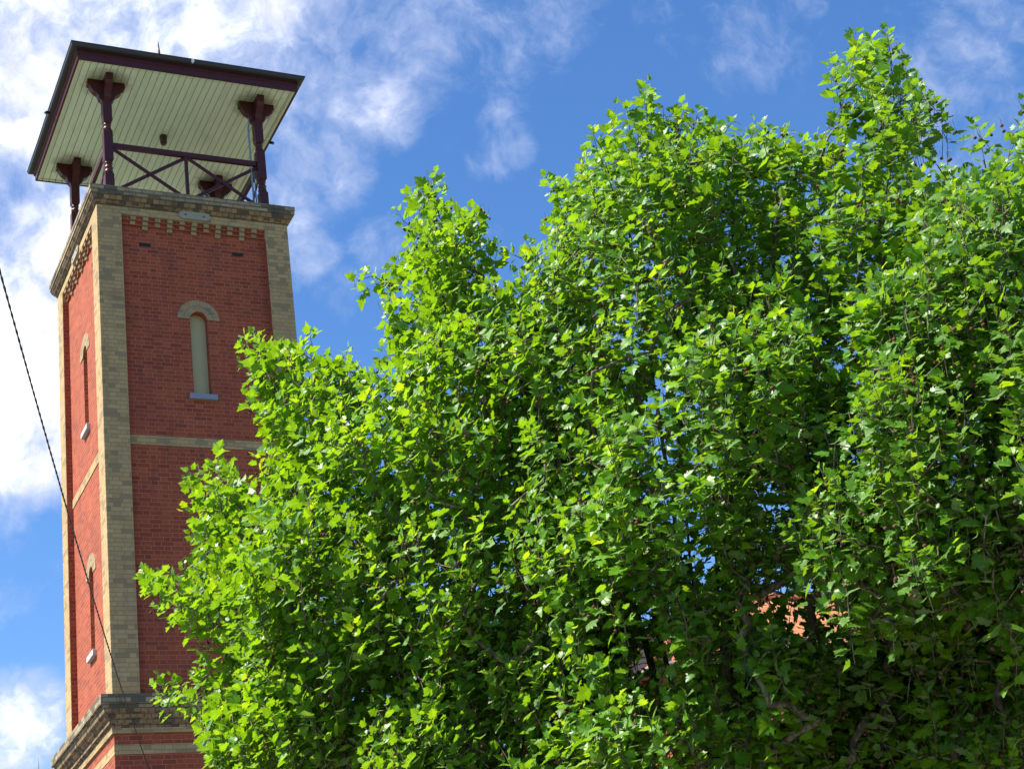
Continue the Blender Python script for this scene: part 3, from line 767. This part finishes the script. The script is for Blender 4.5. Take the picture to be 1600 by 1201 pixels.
CROWN2 = [(-0.1,-20.34,5.62,0.66), (1.62,-19.51,5.4,0.8), (1.32,-18.73,5.19,0.81), (0.36,-20.16,5.65,0.71), (1.47,-19.74,4.27,0.73), (0.06,-21.26,5.47,0.65), (1.6,-20.19,4.62,0.75), (-0.15,-21.38,6.08,0.68), (0.81,-21.69,5.64,0.66), (1.45,-19.15,4.38,0.76), (0.27,-22.22,5.53,0.61), (0.94,-21.59,6.66,0.71), (1.75,-19.57,5.5,0.8), (0.25,-21.39,6.98,0.69), (0.97,-20.49,6.56,0.75), (0.35,-19.76,6.67,0.71), (0.34,-22.23,7.09,0.7), (0.25,-22.44,6.18,0.65), (0.69,-21.5,5.04,0.67), (2.29,-19.57,4.98,0.83), (0.74,-22.09,7.16,0.69), (1.73,-18.45,4.39,0.66), (1.41,-21.04,5.13,0.58), (1.79,-19.66,4.02,0.58), (1.03,-18.33,4.38,0.61), (0.65,-21.44,7.76,0.51), (2.05,-19.89,3.95,0.41), (0.92,-20.54,8.32,0.42), (1.39,-21.72,8.43,0.25), (0.91,-20.59,9.63,0.29), (0.51,-20.9,9.02,0.18), (0.67,-22.53,5.76,0.21), (2,-20.82,4.68,0.17), (2,-20.36,4.09,0.2), (1.12,-22.18,7.91,0.24), (1.57,-20.23,3.52,0.17), (1.22,-22.39,6.93,0.17), (1.01,-22.02,5.05,0.13), (0.6,-22.6,5.28,0.11), (0.38,-22.56,4.96,0.19), (1.56,-22.12,6.95,0.14), (1.76,-20.84,4.31,0.16), (2,-20.5,4.26,0.2), (1.8,-20.2,3.52,0.18), (1.78,-21.13,4.74,0.13), (1.45,-22.2,6.73,0.1), (0.82,-22.67,7.44,0.1), (0.72,-21.94,8.06,0.14), (0.95,-22.32,8.15,0.12), (0.68,-22.56,5.55,0.13), (1.87,-20.87,4.51,0.16), (1.33,-21.05,8.65,0.1), (0.39,-22.94,5.79,0.1), (1.26,-21.25,8.52,0.14), (0.8,-22.38,5.24,0.1), (0.71,-22.72,6.02,0.08), (1.21,-22.41,7.48,0.08), (0.49,-21.02,8.55,0.1), (0.58,-21.25,9,0.1), (0.77,-22.82,6.86,0.08), (1.47,-21.53,4.8,0.08), (1.06,-21.98,4.92,0.09), (2.37,-20.72,4.99,0.08), (1.18,-22.42,6.42,0.07), (1.01,-22.51,6.25,0.08), (1.2,-22.22,8.2,0.08), (0.72,-21.1,8.4,0.07), (1,-22.35,5.51,0.06), (1.11,-22.47,7.72,0.05), (0.53,-21.66,8.15,0.07), (0.74,-22.68,5.84,0.06), (1.46,-20.52,9.56,0.07), (1.9,-20.51,3.84,0.05), (2.03,-20.41,3.92,0.07), (1.56,-22.19,7.49,0.06), (2.41,-19.87,3.73,0.05), (1.03,-20.65,8.72,0.05), (0.83,-20.82,9.19,0.05), (0.81,-22.59,5.64,0.04), (0.96,-22.51,7.91,0.04), (1.11,-21.97,4.83,0.04), (1.65,-20.72,3.74,0.04), (1.93,-20.3,3.59,0.04), (0.85,-21.02,9.33,0.04), (1.09,-21.95,4.74,0.04), (1.25,-21.83,4.84,0.04), (0.72,-21.2,8.41,0.04), (1.99,-20.85,4.41,0.04), (1.06,-22.4,5.8,0.04), (0.84,-21.23,8.46,0.04), (1.57,-22.09,8.15,0.04), (0.41,-23.13,6.74,0.03), (1.24,-22.43,7.6,0.03), (1.15,-22.54,7.29,0.03), (1.58,-20.77,3.68,0.03), (0.99,-22.71,6.68,0.03), (1.16,-21.61,8.52,0.03), (1.96,-21.11,4.8,0.03), (2.14,-20.09,3.58,0.03), (0.85,-21.97,8.3,0.03), (1.13,-20.56,10.05,0.03), (1.18,-22.44,7.81,0.03), (0.97,-21.95,8.4,0.03), (2.2,-20.87,4.78,0.03), (0.75,-22.69,5.74,0.02), (1.91,-20.9,4.34,0.03), (0.54,-21.09,8.45,0.03), (1.8,-21.6,8.89,0.03), (0.69,-21.05,9.99,0.04), (1.02,-20.69,10.22,0.06), (0.69,-21.65,8.59,0.04), (0.73,-21.59,8.55,0.05), (1.36,-20.75,9.47,0.04), (1,-21.06,9.11,0.05), (1.48,-21.39,8.9,0.04), (0.88,-21.89,8.39,0.05), (0.75,-21.18,9.4,0.04), (1.11,-20.81,9.63,0.05)]
LEAD0 = [(-1.48, -16.01, 11.17), (-3.43, -13.69, 8.74), (-2.84, -13.75, 10.13), (-2.46, -14.55, 9.61), (-3.85, -13.20, 7.71), (-3.69, -13.15, 6.48), (-1.95, -15.20, 10.28), (-1.43, -16.79, 9.77), (-2.28, -16.04, 8.11)]
LEAD1 = [(-0.03, -18.20, 11.03), (-0.18, -18.83, 10.20), (-0.64, -18.40, 10.34), (-0.83, -17.33, 10.22), (0.13, -19.31, 9.94), (-0.12, -18.68, 8.38), (-0.84, -17.04, 8.45), (-1.19, -16.49, 7.28)]
LEAD2 = [(0.97, -20.33, 10.32), (1.06, -20.59, 10.01), (0.30, -20.14, 9.35), (0.33, -19.46, 7.62), (1.08, -20.99, 9.05), (0.87, -21.71, 8.29), (0.46, -21.13, 6.57), (0.85, -22.14, 7.78)]
VOIDS = [(-0.41,-19.47,5.36,0.26), (-0.04,-18.98,5.54,0.27), (0.33,-18.50,5.71,0.28), (0.69,-18.01,5.88,0.29), (1.06,-17.53,6.05,0.30), (1.43,-17.05,6.23,0.31), (0.05,-19.55,5.26,0.24), (0.44,-19.07,5.43,0.25), (0.82,-18.60,5.59,0.27), (1.20,-18.12,5.76,0.28), (1.59,-17.65,5.92,0.29), (1.97,-17.17,6.09,0.30), (0.23,-19.78,5.13,0.15), (0.63,-19.31,5.29,0.16), (1.02,-18.84,5.45,0.16), (1.42,-18.38,5.61,0.17), (1.81,-17.91,5.77,0.18), (2.21,-17.44,5.93,0.18), (-0.76,-19.44,5.37,0.18), (-0.41,-18.95,5.54,0.19), (-0.06,-18.46,5.72,0.20), (0.30,-17.97,5.89,0.21), (0.65,-17.48,6.07,0.22), (1.01,-16.99,6.24,0.23), (-1.74,-19.21,4.91,0.23), (-1.43,-18.70,5.07,0.24), (-1.11,-18.19,5.22,0.25), (-0.80,-17.68,5.38,0.26), (-0.48,-17.17,5.54,0.27), (-0.17,-16.66,5.69,0.28), (-1.38,-19.60,5.65,0.18), (-1.04,-19.10,5.84,0.19), (-0.70,-18.60,6.04,0.20), (-0.37,-18.10,6.23,0.20), (-0.03,-17.60,6.43,0.21), (0.31,-17.10,6.62,0.22), (-1.40,-19.67,6.62,0.16), (-1.06,-19.17,6.86,0.16), (-0.72,-18.67,7.10,0.17), (-0.38,-18.17,7.34,0.18), (-0.04,-17.67,7.58,0.19), (0.29,-17.17,7.82,0.19), (-0.88,-21.28,5.88,0.19), (-0.48,-20.82,6.10,0.20), (-0.08,-20.35,6.33,0.21), (0.33,-19.89,6.56,0.22), (0.73,-19.42,6.79,0.23), (1.13,-18.96,7.01,0.24), (-0.73,-21.97,5.53,0.16), (-0.31,-21.52,5.75,0.17), (0.12,-21.07,5.97,0.18), (0.55,-20.62,6.19,0.19), (0.98,-20.17,6.41,0.20), (1.41,-19.72,6.63,0.20), (-0.60,-22.38,5.69,0.16), (-0.15,-21.94,5.93,0.17), (0.30,-21.50,6.16,0.18), (0.75,-21.07,6.40,0.19), (1.20,-20.63,6.63,0.19), (1.64,-20.19,6.87,0.20), (-0.82,-21.07,6.72,0.14), (-0.42,-20.60,6.99,0.15), (-0.03,-20.13,7.26,0.15), (0.37,-19.66,7.52,0.16), (0.77,-19.20,7.79,0.17), (1.16,-18.73,8.06,0.18), (-2.89,-16.60,8.13,0.17), (-2.67,-16.04,8.40,0.18), (-2.44,-15.49,8.67,0.19), (-2.21,-14.93,8.94,0.19), (-1.98,-14.37,9.21,0.20), (-1.75,-13.81,9.49,0.21), (-2.72,-16.93,7.76,0.14), (-2.48,-16.38,8.02,0.15), (-2.24,-15.83,8.28,0.16), (-2.00,-15.27,8.54,0.16), (-1.76,-14.72,8.80,0.17), (-1.52,-14.17,9.06,0.18), (-2.05,-18.14,7.57,0.17), (-1.77,-17.61,7.84,0.18), (-1.48,-17.08,8.10,0.19), (-1.20,-16.55,8.37,0.19), (-0.92,-16.03,8.63,0.20), (-0.64,-15.50,8.90,0.21), (-0.71,-21.94,5.69,0.12), (-0.28,-21.49,5.92,0.12), (0.14,-21.04,6.15,0.13), (0.57,-20.59,6.38,0.13), (1.00,-20.14,6.61,0.14), (1.43,-19.69,6.83,0.15), (-1.78,-18.83,6.67,0.14), (-1.48,-18.31,6.91,0.15), (-1.17,-17.80,7.14,0.15), (-0.86,-17.28,7.37,0.16), (-0.56,-16.76,7.61,0.17), (-0.25,-16.25,7.84,0.17), (-1.16,-20.48,5.90,0.14), (-0.79,-19.99,6.11,0.15), (-0.42,-19.51,6.33,0.15), (-0.06,-19.03,6.55,0.16), (0.31,-18.54,6.77,0.17), (0.68,-18.06,6.98,0.17), (-2.53,-17.43,6.37,0.11), (-2.27,-16.89,6.58,0.12), (-2.02,-16.34,6.78,0.12), (-1.77,-15.80,6.99,0.13), (-1.51,-15.25,7.19,0.13), (-1.26,-14.71,7.40,0.14)]
BASE0 = (-1.40, -16.90, 0.0)
BASE1 = (-0.44, -17.60, 0.0)
BASE2 = (1.26, -18.07, 0.0)


def leaf_shape():
    half = [(0, 0), (.07, -.07), (.20, -.10), (.31, -.03), (.43, -.02), (.41, .08), (.49, .16), (.40, .20), (.33, .25),
            (.42, .30), (.47, .40), (.60, .52), (.48, .54), (.41, .58), (.305, .535), (.31, .64), (.37, .73), (.24, .77), (.16, .88), (.0, 1.06)]
    mid = [(0, .7), (0, .45), (0, .2)]
    poly = half + mid
    tris = tessellate_polygon([[Vector((p[0], p[1], 0)) for p in poly]])
    V = np.array([(p[0], p[1]) for p in poly])
    n = len(poly)
    VL = V * [-1, 1]
    V2 = np.concatenate([V, VL])
    T = [tuple(a) for a in tris]
    out = []
    for a, b, c in T:
        pa, pb, pc = V[a], V[b], V[c]
        ar = (pb[0] - pa[0]) * (pc[1] - pa[1]) - (pc[0] - pa[0]) * (pb[1] - pa[1])
        if abs(ar) < 1e-7:
            continue
        if ar < 0:
            b, c = c, b
        out.append((a, b, c))
        out.append((a + n, c + n, b + n))
    return V2, np.array(out)


LV, LT = leaf_shape()


def leaf_variants(rng, n=14):
    out = []
    for i in range(n):
        fold = rng.uniform(.02, .45)
        droop = rng.uniform(-.1, .5)
        cup = rng.uniform(-.4, .3)
        tw = rng.uniform(-.25, .25)
        x, y = LV[:, 0], LV[:, 1]
        z = fold * np.abs(x) - droop * y * y * .7 + cup * x * x + tw * x * y + .03 * np.sin(9 * x + i) * np.sin(7 * y + 2 * i)
        sx = rng.uniform(.88, 1.1)
        out.append(np.stack([x * sx, y, z], 1))
    return out


def mesh_np(name, V, F, smooth=True):
    me = bpy.data.meshes.new(name)
    nv, nf, k = len(V), len(F), F.shape[1]
    me.vertices.add(nv)
    me.vertices.foreach_set('co', V.astype(np.float32).ravel())
    me.loops.add(nf * k)
    me.loops.foreach_set('vertex_index', F.astype(np.int32).ravel())
    me.polygons.add(nf)
    me.polygons.foreach_set('loop_start', np.arange(0, nf * k, k, dtype=np.int32))
    me.polygons.foreach_set('loop_total', np.full(nf, k, dtype=np.int32))
    me.polygons.foreach_set('use_smooth', np.full(nf, smooth))
    me.update(calc_edges=True)
    return me


def unit(a):
    return a / np.maximum(np.linalg.norm(a, axis=-1, keepdims=True), 1e-9)


def make_leaves(name, pos, d, nrmv, size, tint, mat, parent, rng):
    """pos: petiole ends, d: towards the tip, nrmv: blade normal"""
    Yv = unit(d)
    Zv = unit(nrmv - (nrmv * Yv).sum(1, keepdims=True) * Yv)
    Xv = np.cross(Yv, Zv)
    var = leaf_variants(rng)
    which = rng.integers(0, len(var), len(pos))
    L = np.stack(var)[which] * size[:, None, None]
    M = np.stack([Xv, Yv, Zv], 1)          # rows are axes
    V = np.einsum('nvk,nkj->nvj', L, M) + pos[:, None, :]
    nv = LV.shape[0]
    F = (LT[None] + (np.arange(len(pos)) * nv)[:, None, None]).reshape(-1, 3)
    me = mesh_np(name, V.reshape(-1, 3), F)
    a = me.attributes.new('tint', 'FLOAT', 'POINT')
    a.data.foreach_set('value', np.repeat(tint, nv).astype(np.float32))
    b = me.attributes.new('leafpos', 'FLOAT_VECTOR', 'POINT')
    lp_ = np.zeros((len(pos), nv, 3), np.float32)
    lp_[:, :, :2] = LV
    b.data.foreach_set('vector', lp_.ravel())
    return link(name, me, mat, parent)


def tubes_np(segs, sides):
    """segs: list of (points Nx3, radii N) -> V, F"""
    VV, FF, off = [], [], 0
    for P, Rr in segs:
        n = len(P)
        T = np.gradient(P, axis=0)
        T = unit(T)
        ref = np.where(np.abs(T[:, 2:3]) < .9, np.array([[0, 0, 1.]]), np.array([[1., 0, 0]]))
        # keep one frame along the whole strand
        r0 = ref[0]
        X = unit(np.cross(np.repeat(r0[None], n, 0), T) + 1e-6)
        Y = np.cross(T, X)
        a = 2 * np.pi * np.arange(sides) / sides
        ring = P[:, None] + (X[:, None] * np.cos(a)[None, :, None] + Y[:, None] * np.sin(a)[None, :, None]) * Rr[:, None, None]
        VV.append(ring.reshape(-1, 3))
        i = np.arange(n - 1)[:, None] * sides
        k = np.arange(sides)[None]
        k2 = (k + 1) % sides
        FF.append((np.stack([i + k, i + k2, i + sides + k2, i + sides + k], -1)).reshape(-1, 4) + off)
        off += n * sides
    return np.concatenate(VV), np.concatenate(FF)


def plane_tree(base, forkz, crown, label, seed, mat, spacing, leader_tops, lk=1.0, trunk_r=.19):
    rng = np.random.default_rng(seed)
    base = np.array(base, float)
    root = empty('plane_tree', tuple(base), label, 'tree', 'plane trees in a row before the tower')
    C = np.array(crown)
    cen, rad = C[:, :3], C[:, 3]
    # --- shoot positions spread through the crown volume
    vol = rad ** 3
    cand = []
    N = 60000
    pick = rng.choice(len(C), N, p=vol / vol.sum())
    u = unit(rng.normal(size=(N, 3)))
    P = cen[pick] + u * (rad[pick] * rng.random(N) ** .42)[:, None]
    # every small sphere gets its share too
    sm = [cen[i] + unit(rng.normal(size=(1, 3)))[0] * rad[i] * rng.random() ** .5 for i in range(len(C)) for _ in range(10 if rad[i] < .3 else 4)]
    P = np.concatenate([np.array(sm), P])
    P = P[P[:, 2] > 3.0]
    # gaps: patchy 3D field
    fld = np.zeros(len(P))
    for q_ in range(16):
        kv = rng.normal(size=3) * (2.4 if q_ < 8 else 5.0) * [1, 1, .75]
        fld += np.sin(P @ kv + rng.uniform(0, 6.28))
    fld /= 2.83
    small_ = np.arange(len(P)) < len(sm)
    ins = np.full(len(P), -9.)
    for c_, r_ in zip(cen, rad):
        ins = np.maximum(ins, r_ - np.linalg.norm(P - c_, axis=1))
    keep = (fld > np.where(P[:, 2] < 6.3, -.75, -.20)) & (ins < .55 + .30 * fld) | (rng.random(len(P)) < .04) | small_
    P = P[keep] + rng.normal(size=(keep.sum(), 3)) * np.where(rng.random((keep.sum(), 1)) < .07, .17, .06) * (~small_[keep])[:, None]
    ins = ins[keep]
    hole = np.zeros(len(P), bool)
    for vx_, vy_, vz_, vr_ in VOIDS:
        hole |= ((P - np.array([vx_, vy_, vz_])) ** 2).sum(1) < (vr_ * 1.45) ** 2
    keep = ~hole | (rng.random(len(P)) < .03)
    P, ins = P[keep], ins[keep]
    # greedy poisson thinning on a grid
    cell = {}
    spc = spacing * 1.2
    out = []
    for p, dp in zip(P, ins):
        s2 = (spacing * (.92 if p[2] < 6.3 else 1.0) * (.68 if dp < .14 else .9 if dp < .3 else 1.15)) ** 2
        kx, ky, kz = (int(math.floor(c / spc)) for c in p)
        ok = True
        for ax in (-1, 0, 1):
            for ay in (-1, 0, 1):
                for az in (-1, 0, 1):
                    for q in cell.get((kx + ax, ky + ay, kz + az), ()):
                        if (p[0] - q[0]) ** 2 + (p[1] - q[1]) ** 2 + (p[2] - q[2]) ** 2 < s2:
                            ok = False
                            break
                    if not ok: break
                if not ok: break
            if not ok: break
        if ok:
            cell.setdefault((kx, ky, kz), []).append(p)
            out.append(p)
    A = np.array(out)
    # --- branch skeleton: leaders first, then every shoot joins the nearest suitable node
    nodes = [base.copy()]
    par = [-1]

    def grow(i0, target, step, wig, rise=0.0):
        p0 = nodes[i0]
        Ld = np.linalg.norm(target - p0)
        n = max(1, int(round(Ld / step)))
        mid = (p0 + target) / 2 + np.array([0, 0, rise * Ld]) + rng.normal(size=3) * wig * Ld
        last = i0
        for k in range(1, n + 1):
            f = k / n
            q = (1 - f) ** 2 * p0 + 2 * f * (1 - f) * mid + f * f * target
            if k < n:
                q = q + rng.normal(size=3) * wig * step * .6
            nodes.append(q)
            par.append(last)
            last = len(nodes) - 1
        return last
    fork = base + np.array([0, 0, forkz])
    f0 = grow(0, fork, .4, .01)
    for tp in leader_tops:
        tp = np.array(tp)
        grow(f0, tp, .3, .025, -.04 if tp[2] - fork[2] > 2 else .02)
    order = np.argsort(np.linalg.norm((A - fork) * [1, 1, .8], axis=1))
    tipidx = []
    for i in order:
        p = A[i]
        Nn = np.array(nodes)
        v = p - Nn
        ds = np.linalg.norm(v, axis=1)
        # prefer joining from below and from the inside
        ang = (v[:, 2]) / np.maximum(ds, 1e-6)
        cost = ds * (1 + .55 * np.clip(.35 - ang, 0, 2)) + .04 * (Nn[:, 2] < fork[2] - .05) * 100
        j = int(np.argmin(cost))
        tipidx.append(grow(j, p, .22, .05, .03))
    Nn = np.array(nodes)
    par_ = np.array(par)
    # pipe model radii
    nch = np.zeros(len(nodes), int)
    for i in range(1, len(nodes)):
        nch[par_[i]] += 1
    acc = np.where(nch == 0, .0042 ** 2.25, 0.0)
    for i in range(len(nodes) - 1, 0, -1):
        acc[par_[i]] += acc[i] * 1.004
    Rr = acc ** (1 / 2.25)
    sc = trunk_r / Rr[1]
    Rr = np.where(Rr > .02, Rr * (1 + (sc - 1) * np.clip((Rr - .02) / (Rr[1] - .02), 0, 1)), Rr)
    Rr[0] = Rr[1] * 1.35
    # strands: follow the thickest child
    kids = [[] for _ in nodes]
    for i in range(1, len(nodes)):
        kids[par_[i]].append(i)
    strands = []
    stack = [(0, None)]
    while stack:
        i, pr = stack.pop()
        idx = [] if pr is None else [pr]
        cur = i
        while True:
            idx.append(cur)
            ch = kids[cur]
            if not ch:
                break
            ch = sorted(ch, key=lambda c: -Rr[c])
            for c in ch[1:]:
                stack.append((c, cur))
            cur = ch[0]
        if len(idx) > 1:
            r = Rr[idx].copy()
            if pr is not None:
                r[0] = r[1]
            strands.append((Nn[idx], r))
    big = [s for s in strands if s[1].max() > .03]
    small = [s for s in strands if s[1].max() <= .03]
    V1, F1 = tubes_np(big, 9)
    V2, F2 = tubes_np(small, 4)
    # --- leaves on each shoot: last pieces of the twig plus a tuft at its end
    tips = np.array(tipidx)
    axis2 = Nn[f0][:2]
    pos, dd, nn, sz, tn, shoot_segs = [], [], [], [], [], []
    sun = np.array(sv)
    for ti in tips:
        p = Nn[ti]
        g1 = par_[ti]
        g2 = par_[g1] if g1 > 0 else g1
        tdir = unit((p - Nn[g2])[None])[0]
        outv = np.array([p[0] - axis2[0], p[1] - axis2[1], .1])
        outv = outv / max(np.linalg.norm(outv), 1e-6)
        sdir = unit((tdir * .35 + outv * .40 + np.array([0, 0, .95]) + rng.normal(size=3) * .30)[None])[0]
        Ls = rng.uniform(.22, .52)
        nl = int(rng.integers(9, 14) * (.55 + Ls))
        vig = rng.uniform(.72, 1.12)
        tbase = rng.beta(1.5, 1.6)
        shoot_segs.append((np.stack([p - sdir * Ls * .62, p - sdir * Ls * .2 + rng.normal(size=3) * .012, p + sdir * Ls * .30]), np.array([.0042, .0034, .0018])))
        for k in range(nl):
            f = k / nl
            b = p + sdir * Ls * (f * .95 - .62)
            ph = k * 2.4 + rng.uniform(0, 1.2)
            side = np.cross(sdir, [0.1, 0.2, 1.0])
            side /= max(np.linalg.norm(side), 1e-6)
            side2 = np.cross(sdir, side)
            rd = side * math.cos(ph) + side2 * math.sin(ph)
            dv = rd * (1.0 - .55 * f) + sdir * (.30 + .6 * f) + rng.normal(size=3) * .15
            dv /= np.linalg.norm(dv)
            pet = rng.uniform(.03, .085) * (1.15 - .6 * f)
            pos.append(b + dv * pet)
            # blades hang a little and turn to the light
            dl = dv + np.array([0, 0, rng.uniform(-.75, .10) * (1 - .6 * f)])
            dd.append(dl)
            nn.append(np.array([0, 0, .40]) + .70 * sun + outv * .50 + rng.normal(size=3) * .50)
            big_ = rng.random()
            s_ = vig * lk * (.146 - .070 * f) * (rng.uniform(.75, 1.12) + (.25 if big_ > .93 else 0))
            sz.append(s_)
            tn.append(np.clip(tbase * .75 + rng.uniform(-.05, .25) + (.24 * f), 0, 1))
    V3, F3 = tubes_np(shoot_segs, 4)
    me = mesh_np('trunk', np.concatenate([V1, V2, V3]) - base, np.concatenate([F1, F2 + len(V1), F3 + len(V1) + len(V2)]))
    link('trunk', me, BARK, root)
    pos = np.array(pos)
    o = make_leaves('crown', pos - base, np.array(dd), np.array(nn), np.array(sz), np.array(tn), mat, root, rng)
    # --- hanging seed balls
    segs = []
    balls_V, balls_F = [], []
    bm = bmesh.new()
    bmesh.ops.create_icosphere(bm, subdivisions=1, radius=1)
    bm.verts.ensure_lookup_table()
    iv = np.array([v.co for v in bm.verts])
    bf = np.array([[v.index for v in f.verts] for f in bm.faces])
    bm.free()
    off = 0
    for ti in tips[rng.random(len(tips)) < .5]:
        p = Nn[ti] + rng.normal(size=3) * .05
        for _ in range(rng.integers(1, 5)):
            q = p + rng.normal(size=3) * [.05, .05, .02]
            ln = rng.uniform(.06, .16)
            r = rng.uniform(.013, .019)
            e = q - np.array([0, 0, ln])
            balls_V.append(iv * r + e)
            balls_F.append(bf + off)
            off += len(iv)
            segs.append((np.stack([q, e]), np.array([.0016, .0016])))
    sV, sF = tubes_np(segs, 3)
    tri = np.concatenate([sF[:, [0, 1, 2]], sF[:, [0, 2, 3]]])
    me = mesh_np('seed_balls', np.concatenate(balls_V + [sV]) - base, np.concatenate(balls_F + [tri + off]))
    sb = link('seed_balls', me, SEED, root)
    sb['kind'] = 'stuff'
    print('tree', label[:30], 'shoots', len(A), 'leaves', len(pos), 'nodes', len(nodes))
    return root


plane_tree(BASE0, 3.0, CROWN0, 'left-hand leafy green plane tree with a tall narrow leader, its limbs reaching across the tower', 11, LEAF[0], .232, LEAD0, .96)
plane_tree(BASE1, 2.9, CROWN1, 'broad middle plane tree between the narrow leader and the highest leafy tip', 23, LEAF[1], .232, LEAD1, .90)
plane_tree(BASE2, 2.8, CROWN2, 'darker plane tree at the right edge, bearing the highest leafy tip', 37, LEAF[2], .228, LEAD2, .83)

# ------------------------------------------------------------------ far conifer whose tip shows at the lower left
CT = empty('conifer_tree', (4.95, 42.3, 0), 'thin dark tip of a distant conifer left of the tower foot', 'tree')
mb = MB().tube([(0, 0, 0), (0, 0, 12), (0, 0, 18.6), (0, 0, 19.66)], [.3, .14, .025, .008], 8)
mb.build('trunk', BARK, CT)
mb = MB()
rc = random.Random(3)
z = 3.0
while z < 19.05:
    f = (19.6 - z) / 17
    n = 6 if z < 17.5 else 5
    for i in range(n):
        a = 2 * math.pi * (i + rc.random() * .5) / n
        L = .14 + 3.0 * f
        p = Vector((0, 0, z))
        e = Vector((math.cos(a) * L, math.sin(a) * L, z + L * .12))
        mb.tube([p, p.lerp(e, .6) + Vector((0, 0, -.05 * L)), e], [.03 + .02 * f, .045 + .05 * f, .012], 5)
        for j in range(int(3 + 14 * f)):
            q = p.lerp(e, .25 + .75 * rc.random())
            dv = Vector((rc.uniform(-1, 1), rc.uniform(-1, 1), rc.uniform(-.3, .9))).normalized() * (.06 + .25 * f)
            mb.tube([q, q + dv], [.02 + .02 * f, .006], 4)
    z += .30 + .35 * f
CONIF = plain('conifer needles', (.03, .05, .03), .8, .4, 3.)
mb.build('crown', CONIF, CT)
